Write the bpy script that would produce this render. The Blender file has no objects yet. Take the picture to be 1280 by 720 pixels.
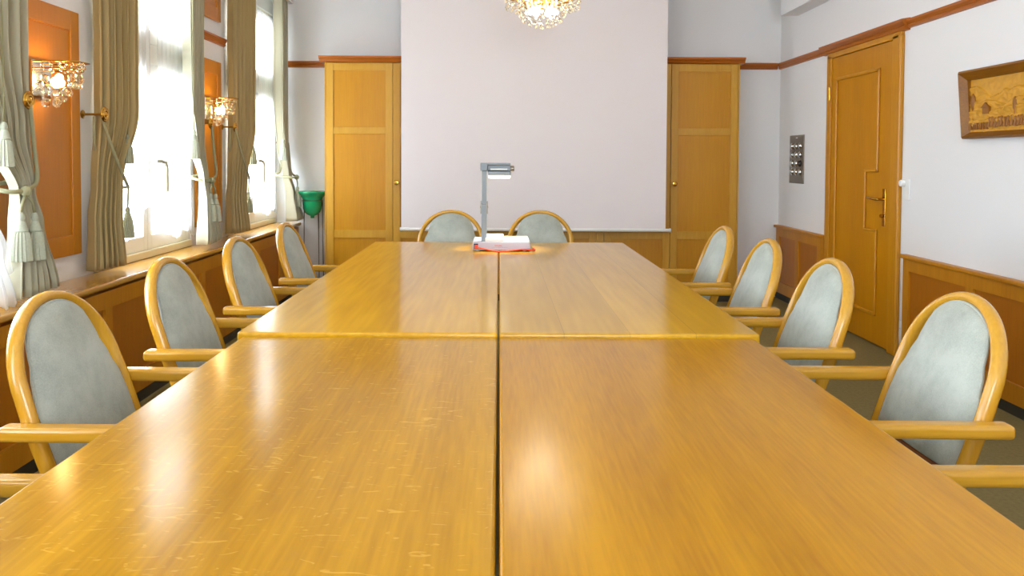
import bpy, bmesh, math, random
from mathutils import Vector, Matrix, noise
random.seed(7)
PI = math.pi
C = bpy.context.scene.collection
sc = bpy.context.scene

# ------------------------------------------------------------------ colours and materials
def lin(h):
    h = h.lstrip('#')
    v = [int(h[i:i+2], 16)/255 for i in (0, 2, 4)]
    return tuple((c/12.92 if c <= .04045 else ((c+.055)/1.055)**2.4) for c in v) + (1,)

def new_mat(name):
    m = bpy.data.materials.new(name); m.use_nodes = True
    nt = m.node_tree
    b = nt.nodes['Principled BSDF']
    return m, nt, b

def plain(name, col, rough=.5, metal=0, bump=0, bscale=200, spec=.5, var=0, vscale=6):
    m, nt, b = new_mat(name)
    b.inputs['Base Color'].default_value = lin(col)
    b.inputs['Roughness'].default_value = rough
    b.inputs['Metallic'].default_value = metal
    b.inputs['Specular IOR Level'].default_value = spec
    tc = nt.nodes.new('ShaderNodeTexCoord')
    if var:
        n = nt.nodes.new('ShaderNodeTexNoise'); n.inputs['Scale'].default_value = vscale; n.inputs['Detail'].default_value = 4
        r = nt.nodes.new('ShaderNodeMapRange'); r.inputs['To Min'].default_value = 1-var; r.inputs['To Max'].default_value = 1+var
        mx = nt.nodes.new('ShaderNodeMixRGB'); mx.blend_type = 'MULTIPLY'; mx.inputs[0].default_value = 1
        mx.inputs[1].default_value = lin(col)
        nt.links.new(tc.outputs['Object'], n.inputs['Vector']); nt.links.new(n.outputs[0], r.inputs[0])
        nt.links.new(r.outputs[0], mx.inputs[2]); nt.links.new(mx.outputs[0], b.inputs['Base Color'])
    if bump:
        n = nt.nodes.new('ShaderNodeTexNoise'); n.inputs['Scale'].default_value = bscale; n.inputs['Detail'].default_value = 3
        u = nt.nodes.new('ShaderNodeBump'); u.inputs['Strength'].default_value = bump; u.inputs['Distance'].default_value = .002
        nt.links.new(tc.outputs['Object'], n.inputs['Vector']); nt.links.new(n.outputs[0], u.inputs['Height'])
        nt.links.new(u.outputs[0], b.inputs['Normal'])
    return m

def wood(name, c1, c2, axis='Z', rough=.32, scale=1.0, flecks=0, planks=0, coat=0, rot=0, contrast=1.0, bump=.06, spec=.42, fine=.42, fscale=130, fdet=3, haze=0):
    """veneer: long fine fibres along one axis, broad cathedral bands, pores"""
    m, nt, b = new_mat(name)
    N, L = nt.nodes, nt.links
    tc = N.new('ShaderNodeTexCoord')
    mp = N.new('ShaderNodeMapping'); mp.inputs['Location'].default_value = (3.3, 41.7, 17.9); mp.inputs['Rotation'].default_value = (0, 0, rot)
    s = {'X': (.06, 1, 1), 'Y': (1, .06, 1), 'Z': (1, 1, .06)}[axis]
    mp.inputs['Scale'].default_value = tuple(v*scale for v in s)
    L.new(tc.outputs['Object'], mp.inputs['Vector'])
    n1 = N.new('ShaderNodeTexNoise'); n1.inputs['Scale'].default_value = 7; n1.inputs['Detail'].default_value = 5; n1.inputs['Distortion'].default_value = .6
    n2 = N.new('ShaderNodeTexNoise'); n2.inputs['Scale'].default_value = fscale; n2.inputs['Detail'].default_value = fdet
    L.new(mp.outputs[0], n1.inputs['Vector']); L.new(mp.outputs[0], n2.inputs['Vector'])
    a = N.new('ShaderNodeMath'); a.operation = 'MULTIPLY_ADD'; a.inputs[1].default_value = fine; 
    L.new(n2.outputs[0], a.inputs[0])
    h = N.new('ShaderNodeMath'); h.operation = 'MULTIPLY'; h.inputs[1].default_value = 1-fine
    L.new(n1.outputs[0], h.inputs[0]); L.new(h.outputs[0], a.inputs[2])
    ramp = N.new('ShaderNodeValToRGB')
    w = .16/contrast
    ramp.color_ramp.elements[0].position = .5-w; ramp.color_ramp.elements[0].color = lin(c2)
    ramp.color_ramp.elements[1].position = .5+w; ramp.color_ramp.elements[1].color = lin(c1)
    L.new(a.outputs[0], ramp.inputs[0])
    col = ramp.outputs[0]
    if planks:   # veneer leaves of slightly different tone, with thin joints
        sp = N.new('ShaderNodeSeparateXYZ'); L.new(tc.outputs['Object'], sp.inputs[0])
        k = N.new('ShaderNodeMath'); k.operation = 'MULTIPLY'; k.inputs[1].default_value = planks
        L.new(sp.outputs[0], k.inputs[0])
        f = N.new('ShaderNodeMath'); f.operation = 'FLOOR'; L.new(k.outputs[0], f.inputs[0])
        wn = N.new('ShaderNodeTexWhiteNoise'); wn.noise_dimensions = '1D'; L.new(f.outputs[0], wn.inputs['W'])
        r = N.new('ShaderNodeMapRange'); r.inputs['To Min'].default_value = .86; r.inputs['To Max'].default_value = 1.08
        L.new(wn.outputs[0], r.inputs[0])
        fr = N.new('ShaderNodeMath'); fr.operation = 'FRACT'; L.new(k.outputs[0], fr.inputs[0])
        lt = N.new('ShaderNodeMath'); lt.operation = 'GREATER_THAN'; lt.inputs[1].default_value = .012; L.new(fr.outputs[0], lt.inputs[0])
        jr = N.new('ShaderNodeMapRange'); jr.inputs['To Min'].default_value = .7; L.new(lt.outputs[0], jr.inputs[0])
        mm = N.new('ShaderNodeMath'); mm.operation = 'MULTIPLY'; L.new(r.outputs[0], mm.inputs[0]); L.new(jr.outputs[0], mm.inputs[1])
        mx = N.new('ShaderNodeMixRGB'); mx.blend_type = 'MULTIPLY'; mx.inputs[0].default_value = 1
        L.new(col, mx.inputs[1]); L.new(mm.outputs[0], mx.inputs[2]); col = mx.outputs[0]
    if flecks:   # medullary rays of quarter-sawn oak
        mp2 = N.new('ShaderNodeMapping'); mp2.inputs['Scale'].default_value = (2.6, 8, 1); mp2.inputs['Rotation'].default_value = (0, 0, -.55)
        L.new(tc.outputs['Object'], mp2.inputs['Vector'])
        v = N.new('ShaderNodeTexNoise'); v.inputs['Scale'].default_value = 6; v.inputs['Detail'].default_value = 2; v.inputs['Distortion'].default_value = 2.4
        L.new(mp2.outputs[0], v.inputs['Vector'])
        c = N.new('ShaderNodeMapRange'); c.inputs['From Min'].default_value = .63; c.inputs['From Max'].default_value = .70
        c.inputs['To Max'].default_value = flecks
        L.new(v.outputs[0], c.inputs[0])
        mx = N.new('ShaderNodeMixRGB'); mx.inputs[2].default_value = lin('#d8ab48')
        L.new(c.outputs[0], mx.inputs[0]); L.new(col, mx.inputs[1]); col = mx.outputs[0]
    L.new(col, b.inputs['Base Color'])
    b.inputs['Roughness'].default_value = rough
    b.inputs['Specular IOR Level'].default_value = spec; b.inputs['Coat Weight'].default_value = coat; b.inputs['Coat Roughness'].default_value = .12
    if haze:    # worn polish: a sharp gloss with a softer one over part of it
        b2 = N.new('ShaderNodeBsdfPrincipled'); L.new(col, b2.inputs['Base Color']); b2.inputs['Roughness'].default_value = .285
        b2.inputs['Specular IOR Level'].default_value = spec
        mh = N.new('ShaderNodeMixShader'); mh.inputs[0].default_value = haze
        L.new(b.outputs[0], mh.inputs[1]); L.new(b2.outputs[0], mh.inputs[2]); L.new(mh.outputs[0], N['Material Output'].inputs[0])
    u = N.new('ShaderNodeBump'); u.inputs['Strength'].default_value = bump; u.inputs['Distance'].default_value = .001
    L.new(n2.outputs[0], u.inputs['Height'])
    if bump: L.new(u.outputs[0], b.inputs['Normal'])
    return m

M = {}
M['wall'] = plain('wall plaster', '#e6e6e7', .85, bump=.25, bscale=260, spec=.2)
M['ceiling'] = plain('ceiling paint', '#f1efea', .9, spec=.2)
M['carpet'] = plain('olive carpet', '#84764e', .95, bump=1, bscale=420, spec=.1, var=.25, vscale=60)
M['base'] = plain('dark skirting', '#2f2c22', .6)
M['table_a'] = wood('quartered oak veneer', '#b8860e', '#9c6c02', 'Y', .15, 1.0, flecks=.42, rot=.25, bump=0, haze=.3, spec=.26, fine=.34, fscale=120, fdet=1)
M['table_b'] = wood('plain oak veneer', '#b78100', '#9d6900', 'Y', .15, 1.2, rot=-.3, bump=0, haze=.3, spec=.26, fine=.34, fscale=120, fdet=1)
M['table_c'] = wood('pale oak veneer', '#c8981c', '#b07e0a', 'Y', .14, 1.0, rot=-.1, bump=0, haze=.28, spec=.46, fine=.3, fscale=60, fdet=0)
M['table_d'] = wood('planked oak veneer', '#c99a20', '#b4840e', 'Y', .14, .9, planks=5.2, bump=0, haze=.28, spec=.46, fine=.3, fscale=60, fdet=0)
M['chair'] = wood('lacquered beech', '#c6942c', '#b4801a', 'Z', .25, 1.0, coat=.3)
M['chair_x'] = wood('lacquered beech arm', '#c6942c', '#b4801a', 'X', .25, 1.0, coat=.3)
M['chair_rail'] = wood('red brown beech', '#8a4c1c', '#733a12', 'Y', .4)
M['frame_oak'] = wood('cabinet frame veneer', '#c89836', '#b9861f', 'Z', .35, 1.2)
M['panel_oak'] = wood('cabinet panel veneer', '#c38a12', '#b07404', 'Z', .35, .6, contrast=.7)
M['dark_oak'] = wood('window side panel veneer', '#c07a10', '#ac6804', 'Z', .35, .7, contrast=.7)
M['dado'] = wood('dado frame veneer', '#c08014', '#ac6c08', 'Z', .38, 1.0)
M['dado_panel'] = wood('dado panel veneer', '#b06a08', '#9c5803', 'Z', .38, .7, contrast=.7)
M['ledge'] = wood('sill board veneer', '#c6953f', '#b27f30', 'Y', .22, 1.0, coat=.3)
M['rail'] = wood('picture rail veneer', '#ab6118', '#975010', 'Y', .35)
M['rail_x'] = wood('picture rail veneer cross', '#ab6118', '#975010', 'X', .35)
M['door'] = wood('door veneer', '#c48400', '#b07000', 'Z', .33, .7, contrast=.8)
M['door_frame'] = wood('door casing veneer', '#c88a14', '#b47608', 'Z', .33)
M['white_frame'] = plain('window paint', '#e9e6dc', .35)
M['sill_cream'] = plain('cream window board', '#d9cda8', .45)
M['screen'] = plain('screen fabric', '#ece6e8', .9, bump=.1, bscale=500, spec=.1)
M['white_plastic'] = plain('white plastic', '#e8e8e6', .4)
M['grey_plastic'] = plain('grey plastic', '#7f888f', .4)
M['light_plastic'] = plain('pale lilac grey plastic', '#b3b2bf', .4)
M['dark'] = plain('dark slot', '#221c1a', .5)
M['red'] = plain('red rubber cable', '#d2401c', .45)
M['brass'] = plain('polished brass', '#c59640', .22, 1)
M['old_brass'] = plain('antique brass', '#a9813e', .3, 1)
M['chrome'] = plain('satin chrome', '#c9c9c4', .2, 1)
M['handle_metal'] = plain('satin window handle', '#b9b29c', .35, .4)
M['steel'] = plain('brushed steel', '#93897c', .38, 1)
M['lamp_rod'] = plain('grey lamp rod', '#6a6258', .35, .7)
M['carved'] = plain('carved lime wood', '#c79026', .5, var=.18, vscale=25, bump=.4, bscale=90)
M['carved_dark'] = plain('stained carved wood', '#8a5510', .5, var=.2, vscale=30)
M['carved_frame'] = wood('carved frame wood', '#93600e', '#744608', 'Y', .45)
M['rope'] = plain('sage silk cord', '#9a9672', .7, bump=.8, bscale=300)
M['tassel'] = plain('sage silk tassel', '#9a9a7e', .7, var=.25, vscale=120)
M['tassel_light'] = plain('pale silk tassel', '#b2b5a0', .7, var=.2, vscale=140)

# velvet with a nap sheen
m, nt, b = new_mat('grey velvet'); M['velvet'] = m
tc = nt.nodes.new('ShaderNodeTexCoord')
n1 = nt.nodes.new('ShaderNodeTexNoise'); n1.inputs['Scale'].default_value = 9; n1.inputs['Detail'].default_value = 6; n1.inputs['Roughness'].default_value = .65
n2 = nt.nodes.new('ShaderNodeTexNoise'); n2.inputs['Scale'].default_value = 320
mr = nt.nodes.new('ShaderNodeMath'); mr.operation = 'MULTIPLY_ADD'; mr.inputs[1].default_value = .35
ramp = nt.nodes.new('ShaderNodeValToRGB')
ramp.color_ramp.elements[0].position = .42; ramp.color_ramp.elements[0].color = lin('#8f948b')
ramp.color_ramp.elements[1].position = .82; ramp.color_ramp.elements[1].color = lin('#b0b5ac')
nt.links.new(tc.outputs['Object'], n1.inputs['Vector']); nt.links.new(tc.outputs['Object'], n2.inputs['Vector'])
nt.links.new(n2.outputs[0], mr.inputs[0]); nt.links.new(n1.outputs[0], mr.inputs[2]); nt.links.new(mr.outputs[0], ramp.inputs[0])
nt.links.new(ramp.outputs[0], b.inputs['Base Color'])
b.inputs['Roughness'].default_value = .9; b.inputs['Specular IOR Level'].default_value = .15
b.inputs['Sheen Weight'].default_value = .25; b.inputs['Sheen Roughness'].default_value = .4

# curtain damask: stripes across the width (u of the UV map), woven figure on top
def damask(name, stops, trans=.22):
    m, nt, b = new_mat(name)
    N, L = nt.nodes, nt.links
    uv = N.new('ShaderNodeUVMap'); uv.uv_map = 'UVMap'
    sp = N.new('ShaderNodeSeparateXYZ'); L.new(uv.outputs[0], sp.inputs[0])
    k = N.new('ShaderNodeMath'); k.operation = 'FRACT'; L.new(sp.outputs[0], k.inputs[0])
    ramp = N.new('ShaderNodeValToRGB'); ramp.color_ramp.interpolation = 'CONSTANT'
    e = ramp.color_ramp.elements
    e[0].position = 0; e[0].color = lin(stops[0][1]); e[1].position = stops[1][0]; e[1].color = lin(stops[1][1])
    for p, c in stops[2:]:
        q = e.new(p); q.color = lin(c)
    L.new(k.outputs[0], ramp.inputs[0])
    v = N.new('ShaderNodeTexVoronoi'); v.inputs['Scale'].default_value = 26
    mp = N.new('ShaderNodeMapping'); mp.inputs['Scale'].default_value = (.8, 2.6, 1); L.new(uv.outputs[0], mp.inputs[0]); L.new(mp.outputs[0], v.inputs['Vector'])
    r = N.new('ShaderNodeMapRange'); r.inputs['From Max'].default_value = .7; r.inputs['To Min'].default_value = .84; r.inputs['To Max'].default_value = 1.1
    L.new(v.outputs[0], r.inputs[0])
    mx = N.new('ShaderNodeMixRGB'); mx.blend_type = 'MULTIPLY'; mx.inputs[0].default_value = 1
    L.new(ramp.outputs[0], mx.inputs[1]); L.new(r.outputs[0], mx.inputs[2]); L.new(mx.outputs[0], b.inputs['Base Color'])
    b.inputs['Roughness'].default_value = .6; b.inputs['Sheen Weight'].default_value = .3
    t = N.new('ShaderNodeBsdfTranslucent'); L.new(mx.outputs[0], t.inputs[0])
    ms = N.new('ShaderNodeMixShader'); ms.inputs[0].default_value = trans
    L.new(b.outputs[0], ms.inputs[1]); L.new(t.outputs[0], ms.inputs[2])
    L.new(ms.outputs[0], N['Material Output'].inputs[0])
    return m
M['damask'] = damask('olive striped damask', [(0, '#b39c66'), (.14, '#d8c99e'), (.22, '#857a4c'), (.28, '#c8a184'), (.46, '#e2d0ba'), (.53, '#948858'), (.62, '#ccb87e'), (.74, '#b0947a'), (.90, '#d6cca8')])
M['damask_lit'] = damask('window-lit damask', [(0, '#bdb79c'), (.17, '#8f8759'), (.25, '#d6d4cf'), (.46, '#b8a48c'), (.55, '#7f784c'), (.64, '#c8c5b4'), (.84, '#8f8458')], .2)  # same curtains' lit side: window light and pale fringe put into the stripe colours

# sheer net
m, nt, b = new_mat('white net'); M['net'] = m
b.inputs['Base Color'].default_value = lin('#f0f0f2'); b.inputs['Roughness'].default_value = .9
tl = nt.nodes.new('ShaderNodeBsdfTranslucent'); tl.inputs[0].default_value = lin('#eeeeee')
tr = nt.nodes.new('ShaderNodeBsdfTransparent')
a1 = nt.nodes.new('ShaderNodeMixShader'); a1.inputs[0].default_value = .65
a2 = nt.nodes.new('ShaderNodeMixShader'); a2.inputs[0].default_value = .55
nt.links.new(b.outputs[0], a1.inputs[1]); nt.links.new(tl.outputs[0], a1.inputs[2])
nt.links.new(a1.outputs[0], a2.inputs[1]); nt.links.new(tr.outputs[0], a2.inputs[2])
nt.links.new(a2.outputs[0], nt.nodes['Material Output'].inputs[0])

# window glass
m, nt, b = new_mat('window glass'); M['pane'] = m
nt.nodes.remove(b)
tr = nt.nodes.new('ShaderNodeBsdfTransparent'); gl = nt.nodes.new('ShaderNodeBsdfGlossy'); gl.inputs['Roughness'].default_value = .02
fr = nt.nodes.new('ShaderNodeFresnel'); fr.inputs[0].default_value = 1.45
mx = nt.nodes.new('ShaderNodeMixShader')
ge = nt.nodes.new('ShaderNodeNewGeometry'); iv = nt.nodes.new('ShaderNodeMath'); iv.operation = 'SUBTRACT'; iv.inputs[0].default_value = 1
mu = nt.nodes.new('ShaderNodeMath'); mu.operation = 'MULTIPLY'
nt.links.new(ge.outputs['Backfacing'], iv.inputs[1]); nt.links.new(iv.outputs[0], mu.inputs[0]); nt.links.new(fr.outputs[0], mu.inputs[1])
nt.links.new(mu.outputs[0], mx.inputs[0]); nt.links.new(tr.outputs[0], mx.inputs[1]); nt.links.new(gl.outputs[0], mx.inputs[2])
nt.links.new(mx.outputs[0], nt.nodes['Material Output'].inputs[0])

# cut crystal: refracting, partly letting light straight through its gaps
def crystal(name, col):
    m, nt, b = new_mat(name)
    nt.nodes.remove(b)
    g = nt.nodes.new('ShaderNodeBsdfGlass'); g.inputs['IOR'].default_value = 1.52; g.inputs['Color'].default_value = lin(col)
    t = nt.nodes.new('ShaderNodeBsdfTransparent')
    x = nt.nodes.new('ShaderNodeMixShader'); x.inputs[0].default_value = .4
    nt.links.new(g.outputs[0], x.inputs[1]); nt.links.new(t.outputs[0], x.inputs[2])
    nt.links.new(x.outputs[0], nt.nodes['Material Output'].inputs[0])
    return m
M['crystal'] = crystal('crystal', '#fffdf4')

def emit(name, col, s):
    m, nt, b = new_mat(name)
    b.inputs['Emission Color'].default_value = lin(col); b.inputs['Emission Strength'].default_value = s
    b.inputs['Base Color'].default_value = lin('#ffffff')
    return m
M['bulb'] = emit('lit bulb', '#ffe2a8', 90)
M['bulb_white'] = emit('lit chandelier bulb', '#fff0d2', 40)
M['lamp_lens'] = emit('lit projector lens', '#fff3d0', 3)

m, nt, b = new_mat('green glass'); M['green'] = m
b.inputs['Base Color'].default_value = lin('#14a86c'); b.inputs['Roughness'].default_value = .12
b.inputs['Transmission Weight'].default_value = .25; b.inputs['Coat Weight'].default_value = .5

# ------------------------------------------------------------------ mesh building
class MB:
    def __init__(s):
        s.bm = bmesh.new(); s.uv = None
    def _take(s, t):
        me = bpy.data.meshes.new('t'); t.to_mesh(me); t.free(); s.bm.from_mesh(me); bpy.data.meshes.remove(me)
    def box(s, x0, x1, y0, y1, z0, z1, bev=0, seg=2):
        t = bmesh.new(); bmesh.ops.create_cube(t, size=1)
        for v in t.verts:
            v.co = Vector(((x0+x1)/2+v.co.x*(x1-x0), (y0+y1)/2+v.co.y*(y1-y0), (z0+z1)/2+v.co.z*(z1-z0)))
        if bev:
            bmesh.ops.bevel(t, geom=list(t.edges), offset=bev, segments=seg, affect='EDGES', profile=.5)
        s._take(t); return s
    def tube(s, pts, r, seg=10, r2=None, up=None, caps=True, closed=False, radii=None):
        """sweep an ellipse (r across, r2 along `up`) along pts"""
        pts = [Vector(p) for p in pts]; n = len(pts); r2 = r2 or r
        rings = []; prev = None
        for i, p in enumerate(pts):
            if closed: d = pts[(i+1) % n]-pts[i-1]
            else: d = pts[min(i+1, n-1)]-pts[max(i-1, 0)]
            d.normalize()
            ref = Vector(up) if up else (prev if prev is not None else (Vector((0, 0, 1)) if abs(d.z) < .9 else Vector((1, 0, 0))))
            a = ref-d*ref.dot(d)
            if a.length < 1e-5: a = d.orthogonal()
            a.normalize(); bb = d.cross(a); prev = a
            q = radii[i] if radii else 1
            rings.append([s.bm.verts.new(p+a*math.cos(2*PI*k/seg)*r2*q+bb*math.sin(2*PI*k/seg)*r*q) for k in range(seg)])
        m = n if closed else n-1
        for i in range(m):
            A, B = rings[i], rings[(i+1) % n]
            for k in range(seg): s.bm.faces.new((A[k], A[(k+1) % seg], B[(k+1) % seg], B[k]))
        if caps and not closed:
            s.bm.faces.new(rings[0][::-1]); s.bm.faces.new(rings[-1])
        return s
    def lathe(s, prof, c=(0, 0, 0), axis='Z', seg=24, wob=None):
        c = Vector(c); rings = []
        for r, h in prof:
            ring = []
            for k in range(seg):
                a = 2*PI*k/seg; q = r*(1+(wob(a, h) if wob else 0))
                x, y = q*math.cos(a), q*math.sin(a)
                v = {'Z': (x, y, h), 'X': (h, x, y), 'Y': (x, h, y)}[axis]
                ring.append(s.bm.verts.new(c+Vector(v)))
            rings.append(ring)
        for A, B in zip(rings, rings[1:]):
            for k in range(seg): s.bm.faces.new((A[k], A[(k+1) % seg], B[(k+1) % seg], B[k]))
        for ring, f in ((rings[0], -1), (rings[-1], 1)):
            s.bm.faces.new(ring[::f])
        return s
    def grid(s, fn, nu, nv, uv=None):
        V = [[s.bm.verts.new(fn(i/nu, j/nv)) for j in range(nv+1)] for i in range(nu+1)]
        lay = s.bm.loops.layers.uv.verify() if uv else None
        for i in range(nu):
            for j in range(nv):
                f = s.bm.faces.new((V[i][j], V[i+1][j], V[i+1][j+1], V[i][j+1]))
                if uv:
                    for l, (a, b) in zip(f.loops, ((i, j), (i+1, j), (i+1, j+1), (i, j+1))): l[lay].uv = uv(a/nu, b/nv)
        return V
    def prism(s, poly, axis, d0, d1):
        """extrude a 2-D outline along an axis; outline coordinates are the two other axes in order"""
        def P(a, b, d): return {'X': (d, a, b), 'Y': (a, d, b), 'Z': (a, b, d)}[axis]
        A = [s.bm.verts.new(P(a, b, d0)) for a, b in poly]; B = [s.bm.verts.new(P(a, b, d1)) for a, b in poly]
        n = len(poly)
        for k in range(n): s.bm.faces.new((A[k], A[(k+1) % n], B[(k+1) % n], B[k]))
        s.bm.faces.new(A[::-1]); s.bm.faces.new(B); return s
    def ball(s, c, r, sub=2, sc_=(1, 1, 1)):
        t = bmesh.new(); bmesh.ops.create_icosphere(t, subdivisions=sub, radius=r)
        for v in t.verts: v.co = Vector((v.co.x*sc_[0], v.co.y*sc_[1], v.co.z*sc_[2]))+Vector(c)
        s._take(t); return s
    def build(s, name, mat, parent=None, smooth=False, off=None, loc=None):
        bmesh.ops.recalc_face_normals(s.bm, faces=list(s.bm.faces))
        if off is not None:
            bmesh.ops.translate(s.bm, verts=list(s.bm.verts), vec=-Vector(off))
        me = bpy.data.meshes.new(name); s.bm.to_mesh(me); s.bm.free()
        me.materials.append(mat if not isinstance(mat, str) else M[mat])
        if smooth:
            for p in me.polygons: p.use_smooth = True
            if smooth != 'all': me.set_sharp_from_angle(angle=math.radians(40))
        o = bpy.data.objects.new(name, me); C.objects.link(o)
        if smooth is True: wn = o.modifiers.new('even shading', 'WEIGHTED_NORMAL'); wn.keep_sharp = True
        if parent: o.parent = parent
        if loc is not None: o.location = loc
        return o

def tag(o, label=None, cat=None, group=None, kind=None):
    if label: o['label'] = label
    if cat: o['category'] = cat
    if group: o['group'] = group
    if kind: o['kind'] = kind
    return o
def empty(name, loc, rz=0):
    e = bpy.data.objects.new(name, None); C.objects.link(e); e.location = loc; e.rotation_euler = (0, 0, rz); e.empty_display_size = .1
    return e
def copy_tree(o, parent=None):
    c = o.copy(); C.objects.link(c); c.parent = parent
    for ch in list(o.children): copy_tree(ch, c)
    return c
def lerp(a, b, t): return a+(b-a)*t
def keyed(keys, z):
    """piecewise smooth interpolation of tuples keyed by the first value (descending or ascending)"""
    ks = sorted(keys)
    if z <= ks[0][0]: return ks[0][1:]
    for a, b in zip(ks, ks[1:]):
        if z <= b[0]:
            t = (z-a[0])/(b[0]-a[0]); t = t*t*(3-2*t)
            return tuple(lerp(p, q, t) for p, q in zip(a[1:], b[1:]))
    return ks[-1][1:]

# ------------------------------------------------------------------ dimensions (x right, y into the room, z up; camera above x=0,y=0)
XL, XR, YB, YN, ZC = -2.045, 2.565, 7.34, -3.2, 2.95
LEDGE_X, LEDGE_Z = -1.835, .672
WINS = [(4.02, 5.30), (5.98, 7.27), (1.85, 3.10), (-.30, .95), (-2.45, -1.2)]
WZ0, WZ1 = .672, 2.54

# ------------------------------------------------------------------ room shell
S = lambda o: tag(o, kind='structure')
S(MB().box(XL-.3, XR+.3, YN-.2, YB+.2, -.1, 0).build('floor', 'carpet'))
S(MB().box(XL-.3, XR+.3, YN-.2, YB+.2, ZC, ZC+.12).build('ceiling', 'ceiling'))
S(MB().box(XL-.3, XR+.3, YB, YB+.2, 0, ZC).build('wall_back', 'wall'))
FW = (-.6, 1.5, .85, 2.45)  # opening for the added fill window, sized for its light
w = MB(); w.box(XL-.3, FW[0], YN-.2, YN, 0, ZC); w.box(FW[1], XR+.3, YN-.2, YN, 0, ZC)
w.box(FW[0], FW[1], YN-.2, YN, 0, FW[2]); w.box(FW[0], FW[1], YN-.2, YN, FW[3], ZC)
S(w.build('wall_front', 'wall'))
DY0, DY1, DZ = 5.19, 6.19, 2.06         # door opening
w = MB()
w.box(XR, XR+.2, YN, DY0, 0, ZC); w.box(XR, XR+.2, DY1, YB, 0, ZC); w.box(XR, XR+.2, DY0, DY1, DZ, ZC); w.box(XR+.07, XR+.2, DY0, DY1, 0, DZ)  # last box is added behind the door leaf to block outside light
S(w.build('wall_right', 'wall'))
w = MB(); x0, x1 = XL-.24, XL
w.box(x0, x1, YN, YB, 0, WZ0); w.box(x0, x1, YN, YB, WZ1, ZC)
ys = sorted(WINS); e = YN
for a, b_ in ys:
    w.box(x0, x1, e, a, WZ0, WZ1); e = b_
w.box(x0, x1, e, YB, WZ0, WZ1)
S(w.build('wall_left', 'wall'))
# ceiling beam along the right wall
S(MB().box(XR-.15, XR-.001, YN+.001, 6.93, 2.50, ZC-.001).build('trim_1', 'wall'))

# picture rails
def rail_profile(t=.028): return [(0, 0), (t*.55, .004), (t*.7, .018), (t*.55, .022), (t, .040), (t, .055), (0, .062)]
m_ = MB()
pr = [(XR-x, 2.085+z) for x, z in rail_profile()]
m_.prism([(p[0], p[1]) for p in pr], 'Y', YN+.002, 5.03)
m_.prism([(p[0], p[1]) for p in pr], 'Y', 6.33, YB-.002)
pr2 = [(XR-x*2.0, 2.075+z*1.25) for x, z in rail_profile()]
m_.prism([(p[0], p[1]) for p in pr2], 'Y', 5.03, 6.33)
S(m_.build('trim_2', 'rail'))
m_ = MB()
for a, b_ in ((XL+.002, -1.53), (1.55+.56, XR-.03)):
    m_.prism([(YB-x, 2.085+z) for x, z in rail_profile()], 'X', a, b_)
S(m_.build('trim_3', 'rail_x'))
m_ = MB()
for a, b_ in ((5.30, 5.98), (3.10, 4.02), (.95, 1.85)):
    m_.prism([(XL+x, 2.075+z) for x, z in rail_profile()], 'Y', a+.03, b_-.03)
S(m_.build('trim_4', 'rail'))

# dado panelling: frame and recessed panels, one mesh per wall run with its own panel fields
def dado_y(n, xw, sgn, ya, yb, stiles, top=.672, depth=.03, ledge=None, cap=.022):
    """panelling on a wall parallel to y; sgn = direction into the room"""
    fr = MB(); f0, f1 = sorted((xw, xw+sgn*depth)); p0, p1 = sorted((xw, xw+sgn*(depth-.014)))
    fr.box(f0, f1, ya, yb, .06, .16); fr.box(f0, f1, ya, yb, top-.10, top-.02)
    for y in stiles: fr.box(f0, f1, max(ya, y-.035), min(yb, y+.035), .16, top-.10)
    o = S(fr.build('trim_%d' % n, 'dado'))
    S(MB().box(p0, p1, ya+.01, yb-.01, .158, top-.098).build('panel', 'dado_panel', o))
    if cap:
        q0, q1 = sorted((xw, xw+sgn*(depth+cap)))
        S(MB().box(q0, q1, ya-.012, yb+.012, top-.024, top, .007).build('cap_moulding', 'dado', o))
    return o
dado_y(5, XR, -1, YN+.01, 5.00, [4.965, 4.29, 3.6, 2.9, 2.2, 1.5, .8, .1, -.6, -1.3, -2.0, -2.7])
dado_y(6, XR, -1, 6.29, YB-.04, [6.325, 6.80, 7.265])
dado_y(7, LEDGE_X-.03-.002, 1, YN+.01, YB-.02, [7.28, 6.72, 6.1, 5.52, 4.95, 4.33, 3.75, 3.22, 2.6, 2.0, 1.3, .6, -.1, -.8, -1.5, -2.2, -2.9], top=.645, cap=0)
S(MB().box(XL-.06, LEDGE_X+.022, YN+.01, YB-.015, .645, LEDGE_Z, .009, 3).build('trim_8', 'ledge'))
S(MB().box(XL, LEDGE_X-.035, YN+.01, YB-.01, .0, .644).build('trim_9', 'dado_panel'))
# cream window boards standing on the ledge
S(MB().box(LEDGE_X-.025, LEDGE_X-.005, YN+.02, YB-.02, 0, .06).build('baseboard_left', 'base'))
S(MB().box(XR-.02, XR-.001, YN+.01, 5.03, 0, .058).build('baseboard_right', 'base'))
S(MB().box(XR-.02, XR-.001, 6.27, YB-.01, 0, .058).build('baseboard_back', 'base'))

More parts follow.
